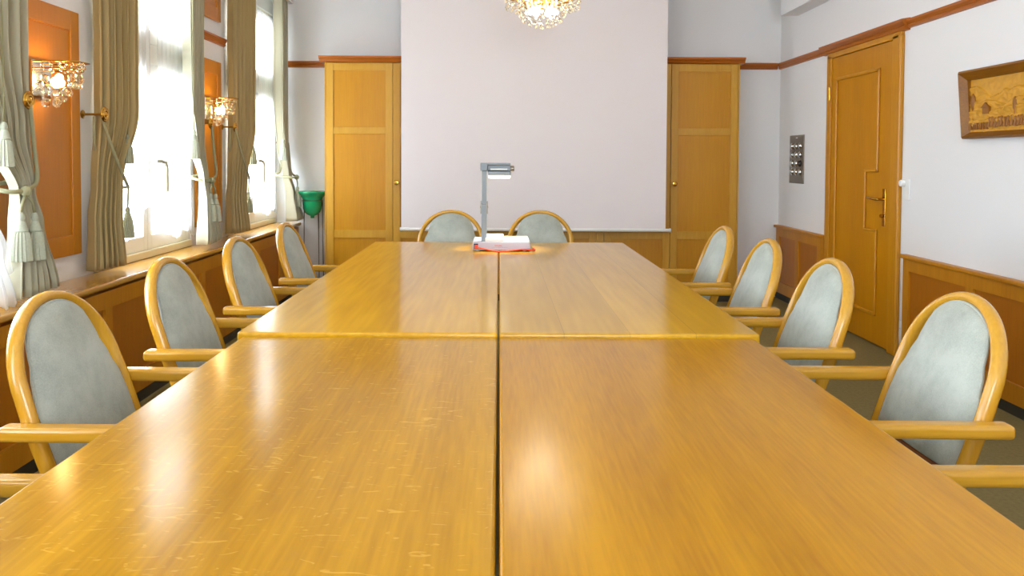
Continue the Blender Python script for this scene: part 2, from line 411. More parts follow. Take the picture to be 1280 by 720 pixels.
# windows
def window(n, ya, yb, handle=True):
    xo = XL-.07; root = S(empty('window_%d' % n, (XL, (ya+yb)/2, WZ0)))
    P = root.location; ym = (ya+yb)/2
    f = MB()
    for a, b_ in ((ya, ya+.05), (yb-.05, yb)): f.box(xo, XL-.005, a, b_, WZ0, WZ1)
    f.box(xo, XL-.005, ya, yb, WZ1-.05, WZ1)
    f.build('window_frame', 'white_frame', root, off=P)
    MB().box(xo, XL+.012, ya+.01, yb-.01, WZ0+.001, WZ0+.045, .006).build('window_board', 'sill_cream', root, off=P)
    tz = 1.86
    MB().box(xo, XL, ya+.03, yb-.03, tz-.06, tz+.06, .01).build('transom', 'white_frame', root, off=P)
    for k, (a, b_) in enumerate(((ya+.05, ym), (ym, yb-.05))):
        for z0, z1, nm in ((WZ0+.045, tz-.06, 'casement'), (tz+.06, WZ1-.05, 'top_light')):
            s = MB()
            s.box(xo+.012, XL-.006, a, a+.055, z0, z1, .006); s.box(xo+.012, XL-.006, b_-.055, b_, z0, z1, .006)
            s.box(xo+.012, XL-.006, a+.05, b_-.05, z0, z0+.085, .006); s.box(xo+.012, XL-.006, a+.05, b_-.05, z1-.055, z1, .006)
            so = s.build(nm, 'white_frame', root, off=P)
            MB().box(xo+.03, xo+.036, a+.05, b_-.05, z0+.08, z1-.05).build('glass_pane', 'pane', so, off=P)
    if handle:
        h = MB(); hy = ym+.012
        h.box(XL-.006, XL+.006, hy-.014, hy+.014, 1.15, 1.29, .004)
        h.tube([(XL, hy, 1.235), (XL+.05, hy, 1.235), (XL+.062, hy+.02, 1.235), (XL+.064, hy+.08, 1.225), (XL+.064, hy+.095, 1.20), (XL+.064, hy+.095, 1.05)], .012, 10)
        h.build('window_handle', 'handle_metal', root, True, off=P)
for i, (a, b_) in enumerate(WINS): window(i+1, a, b_, i < 2)

fw = S(empty('window_6', ((FW[0]+FW[1])/2, YN, FW[2]))); f = MB(); n_ = 4  # unseen window added behind the camera for soft fill light
for i in range(n_+1):
    x = lerp(FW[0]+.03, FW[1]-.03, i/n_); f.box(x-.03, x+.03, YN-.08, YN-.01, FW[2], FW[3])
for z in (FW[2]+.03, FW[3]-.03): f.box(FW[0], FW[1], YN-.08, YN-.01, z-.03, z+.03)
f.build('window_frame', 'white_frame', fw, off=fw.location)
MB().box(FW[0]+.02, FW[1]-.02, YN-.05, YN-.044, FW[2]+.02, FW[3]-.02).build('glass_pane', 'pane', fw, off=fw.location)

# tall wall panels between the windows
def wall_panel(n, ya, yb, za, zb):
    r = .075; f = MB(); x0, x1 = XL, XL+.022
    f.box(x0, x1, ya, ya+r, za, zb, .003); f.box(x0, x1, yb-r, yb, za, zb, .003)
    f.box(x0, x1, ya+r, yb-r, za, za+r+.02, .003); f.box(x0, x1, ya+r, yb-r, zb-r-.02, zb, .003)
    o = S(f.build('trim_%d' % n, 'dark_oak'))
    S(MB().box(x0, x0+.012, ya+r-.005, yb-r+.005, za+r+.01, zb-r-.01).build('panel', 'dark_oak', o))
k = 10
for a, b_ in ((3.20, 3.87), (5.36, 5.84), (1.1, 1.7)):
    for za, zb in ((.79, 1.945), (2.235, 2.62)):
        wall_panel(k, a, b_, za, zb); k += 1
PX = XL+.022

# pelmet board above each window pair
for i, (a, b_) in enumerate(WINS[:4]):
    S(MB().box(XL+.001, XL+.17, a-.28, min(b_+.28, YB-.01), 2.66, 2.78, .006).build('trim_%d' % (k+i), 'wall'))

# ------------------------------------------------------------------ door
d = S(empty('door_1', (XR, (DY0+DY1)/2, 0))); P = d.location
f = MB()
f.box(XR-.022, XR+.05, DY0-.09, DY0+.022, 0, DZ, .004); f.box(XR-.030, XR, DY0-.10, DY0-.06, 0, DZ, .008)
f.box(XR-.022, XR+.05, DY1-.02, DY1+.055, 0, DZ, .004)
f.box(XR-.022, XR+.05, DY0-.09, DY1+.055, DZ-.02, DZ+.028, .004)
f.build('door_frame', 'door_frame', d, off=P)
lf = MB().box(XR-.010, XR+.03, DY0+.025, DY1-.023, .012, DZ-.023, .003).build('door_leaf', 'door', d, off=P)
# moulded outline with the notch beside the handle
def mould(path, r=.012):
    t = MB(); n = len(path)
    for i in range(n):
        a, b_ = Vector(path[i]), Vector(path[(i+1) % n])
        y0, y1 = sorted((a[0], b_[0])); z0, z1 = sorted((a[1], b_[1]))
        t.box(XR-.024, XR-.009, y0-r, y1+r, z0-r, z1+r, .007, 2)
    return t
ya, yb, yn = 5.40, 6.07, 5.575
mould([(ya, .215), (yb, .215), (yb, 1.87), (ya, 1.87), (ya, 1.19), (yn, 1.19), (yn, .78), (ya, .78)]).build('panel_moulding', 'door_frame', lf, off=P)
h = MB(); hy = 5.30
h.box(XR-.016, XR-.009, hy-.02, hy+.02, .82, 1.07, .003)
h.tube([(XR-.01, hy, 1.0), (XR-.055, hy, 1.0), (XR-.066, hy+.015, 1.0), (XR-.068, hy+.07, 1.003), (XR-.06, hy+.14, 1.006), (XR-.05, hy+.16, 1.004)], .0085, 10)
h.lathe([(.012, 0), (.014, .012), (.008, .02)], (XR-.036, hy, .89), 'X', 12)
h.build('door_handle', 'brass', lf, True, off=P)
for z in (.25, 1.72):
    MB().tube([(XR-.026, DY1-.012, z), (XR-.026, DY1-.012, z+.10)], .009, 10).build('hinge', 'brass', d, True, off=P)

# ------------------------------------------------------------------ wardrobes along the back wall
FY, CT = 7.06, 2.165       # front plane, height
def wardrobe(label, xa, xm, xb, knob_on=None, over_l=0, over_r=0, post_l=.012, post_r=.012):
    r = empty('built_in_wardrobe', ((xa+xb)/2, FY, 0)); P = r.location
    tag(r, label, 'wardrobe', 'built-in wardrobes along the end wall')
    c = MB(); c.box(xa, xb, FY+.024, YB-.003, .0, CT-.06)
    c.box(xa, xa+post_l, FY, FY+.03, 0, CT-.06); c.box(xb-post_r, xb, FY, FY+.03, 0, CT-.06)
    c.build('carcass', 'frame_oak', r, off=P)
    prof = [(0, 0), (-.012, .006), (-.02, .02), (-.036, .034), (-.042, .036), (-.042, .052), (0, .052)]
    q = MB(); q.prism([(FY+y, CT-.062+z) for y, z in prof]+[(FY+.24, CT-.01), (FY+.24, CT-.062)], 'X', xa-over_l, xb+over_r)
    q.build('cornice', 'rail_x', r, off=P)
    for i, (a, b_) in enumerate(((xa+post_l, xm), (xm, xb-post_r))):
        a += .0022; b_ -= .0022
        st, z0, z1 = .062, .06, CT-.068
        f = MB(); f.box(a, a+st, FY, FY+.022, z0, z1, .002); f.box(b_-st, b_, FY, FY+.022, z0, z1, .002)
        for za, zb in ((z0, z0+.09), (.555, .625), (1.475, 1.535), (z1-.065, z1)): f.box(a+st, b_-st, FY, FY+.022, za, zb, .002)
        do = f.build('cabinet_door', 'frame_oak', r, off=P)
        for za, zb in ((z0+.085, .56), (.62, 1.48), (1.53, z1-.06)):
            MB().box(a+st-.004, b_-st+.004, FY+.009, FY+.02, za, zb).build('door_panel', 'panel_oak', do, off=P)
        if i == 1:
            kb = MB().lathe([(.010, 0), (.010, -.012), (.021, -.018), (.023, -.026), (.019, -.033), (.006, -.035)], (a+.032, FY, 1.047), 'Y', 20)
            ko = kb.build('door_knob', 'brass', do, True, off=P); ko['label'] = 'round brass knob'
    MB().box(xa, xb, FY+.012, FY+.03, 0, .058).build('plinth', 'base', r, off=P)
S_ = FY/1000
xs = [(x-624)*S_ for x in (406, 491, 574, 748, 838, 923)]
wardrobe('double wardrobe with framed oak doors beside the green glass lamp', xs[0], xs[1], xs[2]-.001, over_l=.045)
wardrobe('middle wardrobe hidden behind the lowered projection screen', xs[2]+.001, (xs[2]+xs[3])/2, xs[3]-.001)
wardrobe('double wardrobe with framed oak doors on the doorway side of the screen', xs[3]+.001, xs[4], xs[5], over_r=.04, post_l=.05)

# ------------------------------------------------------------------ projection screen
SY = 6.94; k_ = SY/1000
r = empty('projection_screen', (.3, SY, .64)); P = r.location
tag(r, 'wide white pull-down projection screen hanging in front of the wardrobes', 'projection screen')
sa, sb = (501.5-624)*k_, (832.5-624)*k_
MB().box(sa, sb, SY-.002, SY+.002, .65, ZC-.13).build('screen_fabric', 'screen', r, off=P)
MB().tube([(sa-.005, SY, .645), (sb+.036, SY, .645)], .015, 14).build('bottom_bar', 'white_plastic', r, True, off=P)
for x in (sa-.012, sb+.036): MB().tube([(x, SY, .645), (x+.010, SY, .645)], .018, 14).build('end_cap', 'white_plastic', r, True, off=P)
MB().box(sa-.06, sb+.06, SY-.07, SY+.07, ZC-.14, ZC-.002, .02).build('screen_housing', 'white_plastic', r, off=P)

# ------------------------------------------------------------------ tables
def table(label, mat, xa, xb, ya, yb, z, th=.034):
    r = empty('conference_table', ((xa+xb)/2, (ya+yb)/2, 0)); P = r.location
    tag(r, label, 'table', 'oak conference tables pushed together')
    MB().box(xa, xb, ya, yb, z-th, z, .007, 3).build('tabletop', mat, r, True, off=P)
    a = MB(); i = .16; t = .022; zb = z-th-.001; za = zb-.075
    a.box(xa+i, xb-i, ya+.1, ya+.1+t, za, zb); a.box(xa+i, xb-i, yb-.1-t, yb-.1, za, zb)
    a.box(xa+i, xa+i+t, ya+.1+t, yb-.1-t, za, zb); a.box(xb-i-t, xb-i, ya+.1+t, yb-.1-t, za, zb)
    a.build('apron', mat, r, off=P)
    for x in (xa+i+.03, xb-i-.03):
        for y in (ya+.14, yb-.14): MB().box(x-.03, x+.03, y-.03, y+.03, 0, zb, .004).build('leg', mat, r, off=P)
TB = 2.312
table('near oak conference table with wavy pale grain flecks, on the window side', 'table_a', -.745, -.003, -.30, TB-.004, .735)
table('near plain oak conference table on the door side', 'table_b', .002, .742, -.30, TB-.004, .735)
table('far oak conference table nearer the windows, in front of the projection screen', 'table_c', -.762, -.003, TB, 4.90, .746)
table('far oak conference table with visible plank joints, nearer the door', 'table_d', .002, .762, TB, 4.90, .746)

# ------------------------------------------------------------------ armchairs
def bx(z): return -.215-.35*(z-.65)      # recline of the back
def make_chair():
    r = empty('armchair', (0, 0, 0)); r['category'] = 'chair'; r['group'] = 'bentwood armchairs around the tables'
    pts = []
    HY, HZ, CZ = .209, .197, .70
    for z in (.36, .42, .48, .54, .60, .65): pts.append((bx(z), -lerp(.207, HY+.004, (z-.36)/.29), z))
    for k in range(0, 33):
        a = PI*k/32; z = CZ+HZ*math.sin(a); pts.append((bx(z), -HY*math.cos(a), z))
    for z in (.65, .60, .54, .48, .42, .36): pts.append((bx(z), lerp(.207, HY+.004, (z-.36)/.29), z))
    MB().tube(pts, .0145, 12, r2=.020, up=(1, 0, .35)).build('hoop_frame', 'chair', r, 'all')
    # upholstered back: bell outline
    keys = [(.515, .196), (.60, .199), (.655, .193), (.71, .172), (.77, .149), (.82, .137), (.86, .130)]
    NV, NU = 36, 20
    def half(z): return keyed([(a, b_) for a, b_ in keys], z)[0]
    def top(u): # upper edge follows the hoop
        y = u*.130; return CZ+(HZ-.012)*math.sqrt(1-(y/(HY-.012))**2)
    def surf(side):
        def fn(s, t):
            u = 2*s-1; zt = top(u); z = lerp(.515, zt, t); y = u*half(z)
            if t > .9: y = u*lerp(half(z), min(half(z), .124), (t-.9)*10*abs(u))
            e = (1-abs(u)**5)*(1-(abs(2*t-1))**12)
            bow = .010*(1-u*u)
            x = bx(z)+.006+side*(.005+.017*e)+(bow if side > 0 else bow*.2)-.010*u*u*0
            return Vector((x, y, z))
        return fn
    b1 = MB(); F = b1.grid(surf(1), NU, NV); B = b1.grid(surf(-1), NU, NV)
    rim = lambda V: [V[i][0] for i in range(NU)]+[V[NU][j] for j in range(NV)]+[V[i][NV] for i in range(NU, 0, -1)]+[V[0][j] for j in range(NV, 0, -1)]
    A, D = rim(F), rim(B)
    for i in range(len(A)): b1.bm.faces.new((A[i], A[(i+1) % len(A)], D[(i+1) % len(A)], D[i]))
    back = b1.build('backrest', 'velvet', r, True)
    # piping along the sides of the back
    pp = MB()
    pp.tube([surf(1)(s, t)*.5+surf(-1)(s, t)*.5 for s, t in [(0, j/20) for j in range(21)]+[(i/12, 1) for i in range(1, 12)]+[(1, 1-j/20) for j in range(21)]], .005, 6)
    pp.build('piping', 'velvet', back, 'all')
    MB().box(bx(.49)-.012, bx(.49)+.012, -.196, .196, .465, .513, .006).build('back_rail', 'chair_rail', r)
    # seat
    def seat(s, t):
        u, v = 2*s-1, 2*t-1
        return Vector((.045+.215*v, u*lerp(.205, .222, t), .445+.028*(1-u**6)*(1-v**6)))
    s1 = MB(); T = s1.grid(seat, 16, 16)
    Bt = s1.grid(lambda a, b_: Vector((seat(a, b_).x, seat(a, b_).y, .42)), 16, 16)
    n = 16; rim2 = lambda V: [V[i][0] for i in range(n)]+[V[n][j] for j in range(n)]+[V[i][n] for i in range(n, 0, -1)]+[V[0][j] for j in range(n, 0, -1)]
    A, D = rim2(T), rim2(Bt)
    for i in range(len(A)): s1.bm.faces.new((A[i], A[(i+1) % len(A)], D[(i+1) % len(A)], D[i]))
    s1.build('seat', 'velvet', r, True)
    f = MB(); f.box(-.16, .25, -.222, -.19, .36, .419, .006); f.box(-.16, .25, .19, .222, .36, .419, .006)
    f.box(.22, .25, -.19, .19, .36, .419, .006); f.box(-.165, -.135, -.19, .19, .36, .419, .006)
    f.build('seat_frame', 'chair', r)
    for sg in (-1, 1):
        y = sg*.2475
        # armrest: flat topped, rounded front and back ends
        MB().box(-.258, .225, y-.0235, y+.0235, .618, .652, .011, 3).build('armrest', 'chair_x', r, True)
        MB().tube([(.195, y*.99, 0), (.185, y*.99, .3), (.18, y*.99, .625)], .017, 12, r2=.021, up=(1, 0, 0), radii=[.8, 1, 1]).build('leg', 'chair', r, 'all')
        MB().tube([(-.285, sg*.214, 0), (-.21, sg*.211, .18), (-.15, sg*.208, .365)], .016, 12, r2=.021, up=(1, 0, 0), radii=[.85, 1, 1]).build('leg', 'chair', r, 'all')
    return r
proto = make_chair(); used = [False]
def chair(x, y, rz, label):
    o = proto if not used[0] else copy_tree(proto)
    used[0] = True
    o.location = (x, y, 0); o.rotation_euler = (0, 0, rz); o['label'] = label
names = ['nearest the camera with only an armrest showing', 'beside the near table with its whole back showing', 'beside the joint between near and far tables',
         'beside the middle of the far table', 'beside the far end of the table']
for x, y, nm in zip((-.850, -.850, -.850, -.852, -.848), (1.235, 2.015, 2.735, 3.47, 4.255), names): chair(x, y, random.uniform(-.02, .02), 'grey velvet armchair on the window side '+nm)
for x, y, nm in zip((.92, .922, .878, .892, .885), (1.30, 2.065, 2.79, 3.50, 4.17), names): chair(x, y, PI+random.uniform(-.02, .02), 'grey velvet armchair on the door side '+nm)
chair(-.322, 5.11, -PI/2, 'bentwood armchair at the far table end, behind the upright arm of the projector')
chair(.278, 5.11, -PI/2, 'bentwood armchair at the far table end, clear of the projector arm')

# ------------------------------------------------------------------ portable overhead projector
TZ = .746; oy = 4.40
r = empty('overhead_projector', (.015, oy, TZ)); P = r.location
tag(r, 'small white and grey overhead projector with upright arm on the far tables', 'projector')
xa, xb = -.145, .173
b0 = MB(); b0.box(xa, xb, oy, oy+.29, TZ+.006, TZ+.052, .006)
for x in (xa+.03, xb-.03):
    for y in (oy+.03, oy+.25): b0.lathe([(.012, 0), (.012, .008)], (x, y, TZ), 'Z', 10)
b0.build('base_housing', 'light_plastic', r, True, off=P)
MB().box(xa+.068, xa+.172, oy+.01, oy+.27, TZ+.051, TZ+.074, .006).build('stage_cover', 'white_plastic', r, True, off=P)
MB().box(xa+.172, xb-.006, oy+.01, oy+.27, TZ+.051, TZ+.060, .003).build('stage_plate', 'white_plastic', r, True, off=P)
MB().box(xa+.006, xa+.03, oy-.004, oy+.004, TZ+.014, TZ+.043, .002).build('power_inlet', 'dark', r, off=P)
ax = xa+.062
p_ = MB(); p_.box(ax-.015, ax+.015, oy+.03, oy+.062, TZ+.05, TZ+.255, .003); p_.build('lower_arm', 'grey_plastic', r, off=P)
p_ = MB(); p_.box(ax-.0135, ax+.0135, oy+.033, oy+.059, TZ+.255, TZ+.475, .003); p_.build('upper_arm', 'grey_plastic', r, off=P)
p_ = MB(); p_.box(ax-.020, ax-.014, oy+.028, oy+.064, TZ+.205, TZ+.275, .002); p_.box(ax+.014, ax+.020, oy+.028, oy+.064, TZ+.205, TZ+.275, .002)
p_.tube([(ax-.022, oy+.046, TZ+.242), (ax+.022, oy+.046, TZ+.242)], .006, 10); p_.build('arm_hinge', 'steel', r, off=P)
hd = MB(); hz = TZ+.445
hd.box(ax-.021, ax+.018, oy+.0, oy+.085, hz-.0, hz+.043, .003)
hd.box(ax+.018, ax+.146, oy+.0, oy+.11, hz+.031, hz+.043, .003)
hd.box(ax+.018, ax+.146, oy+.02, oy+.11, hz-.010, hz+.031, .003)
hd.box(ax+.022, ax+.146, oy+.004, oy+.11, hz-.026, hz-.004, .004)
hd.build('projector_head', 'grey_plastic', r, off=P)
MB().box(ax+.034, ax+.128, oy+.013, oy+.021, hz+.004, hz+.012, .001).build('mirror', 'white_plastic', r, off=P)
MB().box(ax+.022, ax+.142, oy+.0125, oy+.021, hz-.003, hz+.001, .001).build('head_slot', 'dark', r, off=P)
MB().box(ax+.024, ax+.144, oy+.006, oy+.108, hz-.042, hz-.026, .004).build('lens_tray', 'lamp_lens', r, off=P)
MB().lathe([(.016, 0), (.017, .004), (.017, .016), (.013, .019)], (ax+.146, oy+.03, hz+.012), 'X', 18).build('focus_knob', 'steel', r, True, off=P)
def text(name, body, size, mat, parent, loc, rot):
    cu = bpy.data.curves.new(name, 'FONT'); cu.body = body; cu.size = size; cu.extrude = .0004; cu.offset = .0002; cu.align_x = 'CENTER'
    t = bpy.data.objects.new(name, cu); C.objects.link(t); cu.materials.append(M[mat])
    dg = bpy.context.evaluated_depsgraph_get(); me = bpy.data.meshes.new_from_object(t.evaluated_get(dg))
    o = bpy.data.objects.new(name, me); C.objects.link(o); bpy.data.objects.remove(t)
    o.parent = parent; o.location = Vector(loc)-parent.matrix_world.translation if False else loc; o.rotation_euler = rot
    return o
tx = text('brand_lettering', 'Demolux', .0105, 'red', r, (-.018, -.0007, .029), (PI/2, 0, 0)); tx['label'] = 'small red lettering'
q = MB(); x = -.04
while x < .045:
    l = random.choice((.002, .003, .004)); q.box(x, x+l, oy-.0008+0, oy+.001, TZ+.0215, TZ+.0235); x += l+.0015
q.build('caption_line', 'grey_plastic', r, off=P)
# red mains lead lying in front of the projector
cp = [(xa+.020, oy-.006, TZ+.026), (xa+.026, oy-.022, TZ+.024), (xa+.05, oy-.030, TZ+.020), (xa+.085, oy-.030, TZ+.012), (xa+.125, oy-.03, TZ+.005), (xa+.17, oy-.03, TZ+.004), (xa+.23, oy-.026, TZ+.010), (xa+.28, oy-.018, TZ+.013), (xa+.325, oy-.012, TZ+.010), (xb+.022, oy+.02, TZ+.006), (xb+.027, oy+.06, TZ+.005), (xb+.02, oy+.14, TZ+.005)]
def smooth_path(p, n=5):
    out = []; p = [Vector(q) for q in p]
    for i in range(len(p)-1):
        a, b_, c, d_ = p[max(i-1, 0)], p[i], p[i+1], p[min(i+2, len(p)-1)]
        for k in range(n):
            t = k/n
            out.append(.5*((2*b_)+(c-a)*t+(2*a-5*b_+4*c-d_)*t*t+(3*b_-a-3*c+d_)*t**3))
    return out+[p[-1]]
r = empty('mains_cable', (0, oy-.03, TZ)); P = r.location
tag(r, 'red mains cable curled along the front of the overhead projector', 'cable')
MB().tube(smooth_path(cp), .004, 8).build('cord', 'red', r, 'all', off=P)
MB().box(xa+.010, xa+.030, oy-.026, oy-.0045, TZ+.017, TZ+.036, .004).build('plug', 'red', r, True, off=P)

# ------------------------------------------------------------------ crystal wall lights
ball_me = {}
def crystal_ball(rad, sub=2):
    key = (rad, sub)
    if key not in ball_me:
        m_ = MB().ball((0, 0, 0), rad, sub); o = m_.build('crystal_ball', 'crystal', None, 'all' if sub > 1 else False)
        ball_me[key] = o.data; bpy.data.objects.remove(o)
    return ball_me[key]
def crystal_at(parent, name, rad, loc, sub=2, scale=(1, 1, 1)):
    o = bpy.data.objects.new(name, crystal_ball(rad, sub)); C.objects.link(o); o.parent = parent; o.location = loc; o.scale = scale
    return o
def make_sconce(y0):
    r = empty('crystal_wall_light', (PX+.0005, y0, 1.52)); r['category'] = 'wall light'; r['group'] = 'crystal wall lights on the panels'
    MB().box(0, .012, -.075, .075, 0, .155, .003).build('backplate', 'chrome', r)
    f = MB()
    for z in (.148, .118):
        w_ = .20 if z > .13 else .17
        f.tube([(.012, -.07, z), (w_*.7, -.07, z), (w_, -.04, z), (w_, .04, z), (w_*.7, .07, z), (.012, .07, z)], .003, 6)
    f.tube([(.012, 0, .07), (.06, 0, .055), (.075, 0, .05)], .006, 8)
    f.build('wire_frame', 'brass', r, 'all')
    MB().ball((.075, 0, .062), .024, 2).build('bulb', 'bulb', r, 'all')
    rnd = random.Random(3)
    for tier, (z, n, rad, ww) in enumerate(((.142, 13, .007, .20), (.126, 13, .008, .195), (.110, 12, .010, .19), (.080, 8, .0175, .195), (.050, 7, .0185, .185), (.022, 6, .0185, .13), (-.004, 4, .019, .10), (-.026, 3, .019, .08))):
        for i in range(n):
            a = PI*(i+.5)/n; yy = -.066*math.cos(a)*(1 if tier < 4 else .75); xx = .03+(ww-.03)*math.sin(a)*rnd.uniform(.82, 1)
            crystal_at(r, 'crystal_ball', rad, (xx, yy, z+rnd.uniform(-.006, .006)))
    return r
s1 = make_sconce(3.53); s1['label'] = 'lit crystal wall light on the nearer tall wood panel'
s2 = copy_tree(s1); s2.location.y = 5.56; s2['label'] = 'lit crystal wall light on the farther wood panel between the two windows'

# ------------------------------------------------------------------ chandelier
CX, CY = .27, 5.1
r = empty('crystal_chandelier', (CX, CY, 2.08)); P = r.location
tag(r, 'lit crystal chandelier with gilt frame hanging over the far tables', 'chandelier')
f = MB()
def ring(R, z, t=.004):
    f.tube([(CX+R*math.cos(2*PI*k/40), CY+R*math.sin(2*PI*k/40), z) for k in range(40)], t, 6, closed=True)
ring(.225, 2.285, .006); ring(.15, 2.235, .005); ring(.20, 2.42, .005); ring(.10, 2.55, .005)
for k in range(6):
    a = PI*k/3+.2; c, s = math.cos(a), math.sin(a)
    f.tube(smooth_path([(CX+.02*c, CY+.02*s, 2.27), (CX+.09*c, CY+.09*s, 2.235), (CX+.17*c, CY+.17*s, 2.262), (CX+.18*c, CY+.18*s, 2.30)]), .006, 8)
    f.lathe([(.004, 0), (.018, .004), (.02, .01), (.008, .014), (.008, .04)], (CX+.18*c, CY+.18*s, 2.295), 'Z', 12)
    f.tube([(CX+.225*c, CY+.225*s, 2.285), (CX+.20*c, CY+.20*s, 2.42), (CX+.1*c, CY+.1*s, 2.55), (CX, CY, 2.6)], .003, 6)
f.build('gilt_frame', 'brass', r, 'all', off=P)
MB().tube([(CX, CY, 2.22), (CX, CY, ZC-.05)], .008, 10).build('stem', 'brass', r, 'all', off=P)
MB().lathe([(.01, -.05), (.04, -.045), (.065, -.015), (.065, -.001)], (CX, CY, ZC), 'Z', 24).build('ceiling_rose', 'brass', r, True, off=P)
for k in range(6):
    a = PI*k/3+.2
    MB().ball((CX+.18*math.cos(a), CY+.18*math.sin(a), 2.355), .019, 2, (1, 1, 1.5)).build('bulb', 'bulb_white', r, 'all', off=P)
for k in range(6):
    a = 2*PI*k/6
    MB().ball((CX+.075*math.cos(a), CY+.075*math.sin(a), 2.19), .02, 2).build('bulb', 'bulb_white', r, 'all', off=P)
rnd = random.Random(5)
def drop(R, z, n, rad, ph=0, sub=1, sc_=1.25, front=False):
    for i in range(n):
        a = 2*PI*(i+ph)/n
        crystal_at(r, 'crystal_drop', rad, (R*math.cos(a), R*math.sin(a), z-2.08+rnd.uniform(-.003, .003)), sub, (1, 1, sc_))
drop(.0, 2.092, 1, .012); drop(.045, 2.097, 7, .011); drop(.085, 2.112, 13, .0115, .3); drop(.118, 2.135, 16, .0115); drop(.138, 2.165, 17, .012, .5)
drop(.228, 2.215, 22, .0125, .2); drop(.232, 2.25, 24, .0115, .7)
st = MB()
for (R, z, n, rad) in ((.148, 2.195, 24, .011), (.148, 2.222, 24, .010), (.19, 2.205, 20, .011), (.19, 2.235, 20, .010), (.228, 2.272, 34, .010), (.20, 2.39, 30, .011), (.2, 2.36, 30, .011), (.10, 2.52, 18, .01), (.17, 2.46, 24, .010), (.135, 2.50, 20, .010)):
    for i in range(n):
        a = 2*PI*(i+rnd.random()*.4)/n; st.ball((CX+R*math.cos(a), CY+R*math.sin(a), z), rad, 1, (1, 1, 1.3))
o = st.build('crystal_strand', 'crystal', r, off=P); o['kind'] = 'stuff'

# ------------------------------------------------------------------ green glass floor lamp
LX, LY = -1.676, 7.17
r = empty('floor_lamp', (LX, LY, 0)); P = r.location
tag(r, 'green glass bowl floor lamp on thin rods in the corner by the wardrobe', 'floor lamp')
prof = [(.0, .72), (.016, .722), (.018, .742), (.045, .752), (.070, .775), (.082, .81), (.086, .85), (.087, .888), (.094, .906), (.118, .928), (.142, .948), (.146, .958), (.142, .963), (.115, .94), (.088, .912), (.080, .885), (.078, .85), (.074, .815), (.062, .785), (.0, .77)]
MB().lathe([(max(a, .001), b_) for a, b_ in prof], (LX, LY, 0), 'Z', 40).build('glass_bowl', 'green', r, 'all', off=P)
f = MB(); f.tube([(LX+.088*math.cos(2*PI*k/32), LY+.088*math.sin(2*PI*k/32), .88) for k in range(32)], .004, 6, closed=True)
f.build('ring', 'lamp_rod', r, 'all', off=P)
for k, a in enumerate((2.75, 1.15, .2)):
    c, s = math.cos(a), math.sin(a)
    MB().tube([(LX+.088*c, LY+.088*s, .88), (LX+.092*c, LY+.092*s, .4), (LX+.10*c, LY+.10*s, 0)], .0042, 8).build('leg', 'lamp_rod', r, 'all', off=P)

# ------------------------------------------------------------------ carved picture on the right wall
py0, py1, pz0, pz1 = 3.50, 4.375, 1.375, 1.74
r = empty('carved_picture', (XR, (py0+py1)/2, pz0)); P = r.location
tag(r, 'carved wooden relief picture of a mountain landscape on the white wall', 'picture')
D = .075
f = MB()
out = [(py0, pz0), (py1-.015, pz0), (py1, pz1), (py0-.015, pz1)]
inn = [(py0+.04, pz0+.035), (py1-.05, pz0+.035), (py1-.04, pz1-.05), (py0+.03, pz1-.05)]
def fx(z, dd): return XR-.002-dd-.02*(z-pz0)/(pz1-pz0)
rings = []
for pts, dd in ((out, 0), (out, .045), ([(lerp(a[0], b_[0], .25), lerp(a[1], b_[1], .25)) for a, b_ in zip(out, inn)], .056), (inn, .022), (inn, 0)):
    rings.append([f.bm.verts.new((fx(z, dd), y, z)) for y, z in pts])
for A, B in zip(rings, rings[1:]):
    for k_i in range(4): f.bm.faces.new((A[k_i], A[(k_i+1) % 4], B[(k_i+1) % 4], B[k_i]))
f.build('picture_frame', 'carved_frame', r, off=P)
iy0, iy1, iz0, iz1 = py0+.03, py1-.035, pz0+.03, pz1-.045
def ridge(u, base, amp, fq, seed): return base+amp*noise.noise(Vector((u*fq, seed, 0)))+amp*.4*noise.noise(Vector((u*fq*3, seed, 5)))
def relief_depth(u, v):
    d_ = .004+.002*noise.noise(Vector((u*30, v*12, 1)))
    for base, amp, fq, sd, hgt in ((.74, .20, 5, 1.3, .010), (.58, .16, 4, 4.1, .011), (.44, .14, 3.2, 8.7, .012), (.25, .06, 3, 2.2, .008)):
        rr = ridge(u, base, amp, fq, sd)
        q = max(0, min(1, (rr-v)/.03)); q = q*q*(3-2*q); d_ += hgt*q*(1-.6*max(0, min(1, (rr-v)/.22)))
        d_ += .0035*q*noise.noise(Vector((u*34+sd, v*22, sd)))
    return d_
def relief(s, t): 
    y = lerp(iy0, iy1, 1-s); z = lerp(iz0, iz1, t)
    return Vector((fx(z, relief_depth(s, t)), y, z))
def on_relief(u, v, up=0): 
    y = lerp(iy0, iy1, 1-u); z = lerp(iz0, iz1, v)
    return fx(z, relief_depth(u, v)+up), y, z
g = MB(); g.grid(relief, 160, 80); rel = g.build('relief', 'carved', r, True, off=P)
g = MB()
for i in range(22):       # carved sheaves in a row
    x, y, z = on_relief(.24+.032*i, .17+.012*math.sin(i*2.1), .004)
    g.lathe([(.012, 0), (.009, .018), (.005, .030), (.008, .045), (.002, .05)], (x, y, z-.022), 'Z', 8)
for i in range(10):       # low fence
    x, y, z = on_relief(.02+.022*i, .12, .002); g.box(x-.006, x+.006, y-.004, y+.004, z-.018, z+.018, .002)
g.build('carved_sheaf_row', 'carved_dark', r, True, off=P)['kind'] = 'stuff'
for u, v in ((.20, .40), (.62, .46)):
    g = MB(); x, y, z = on_relief(u, v)
    g.box(x-.014, x+.012, y-.026, y+.026, z-.02, z+.014); g.prism([(y-.034, z+.013), (y+.034, z+.013), (y, z+.040)], 'X', x-.018, x+.014)
    g.build('carved_cottage', 'carved_dark', r, off=P)
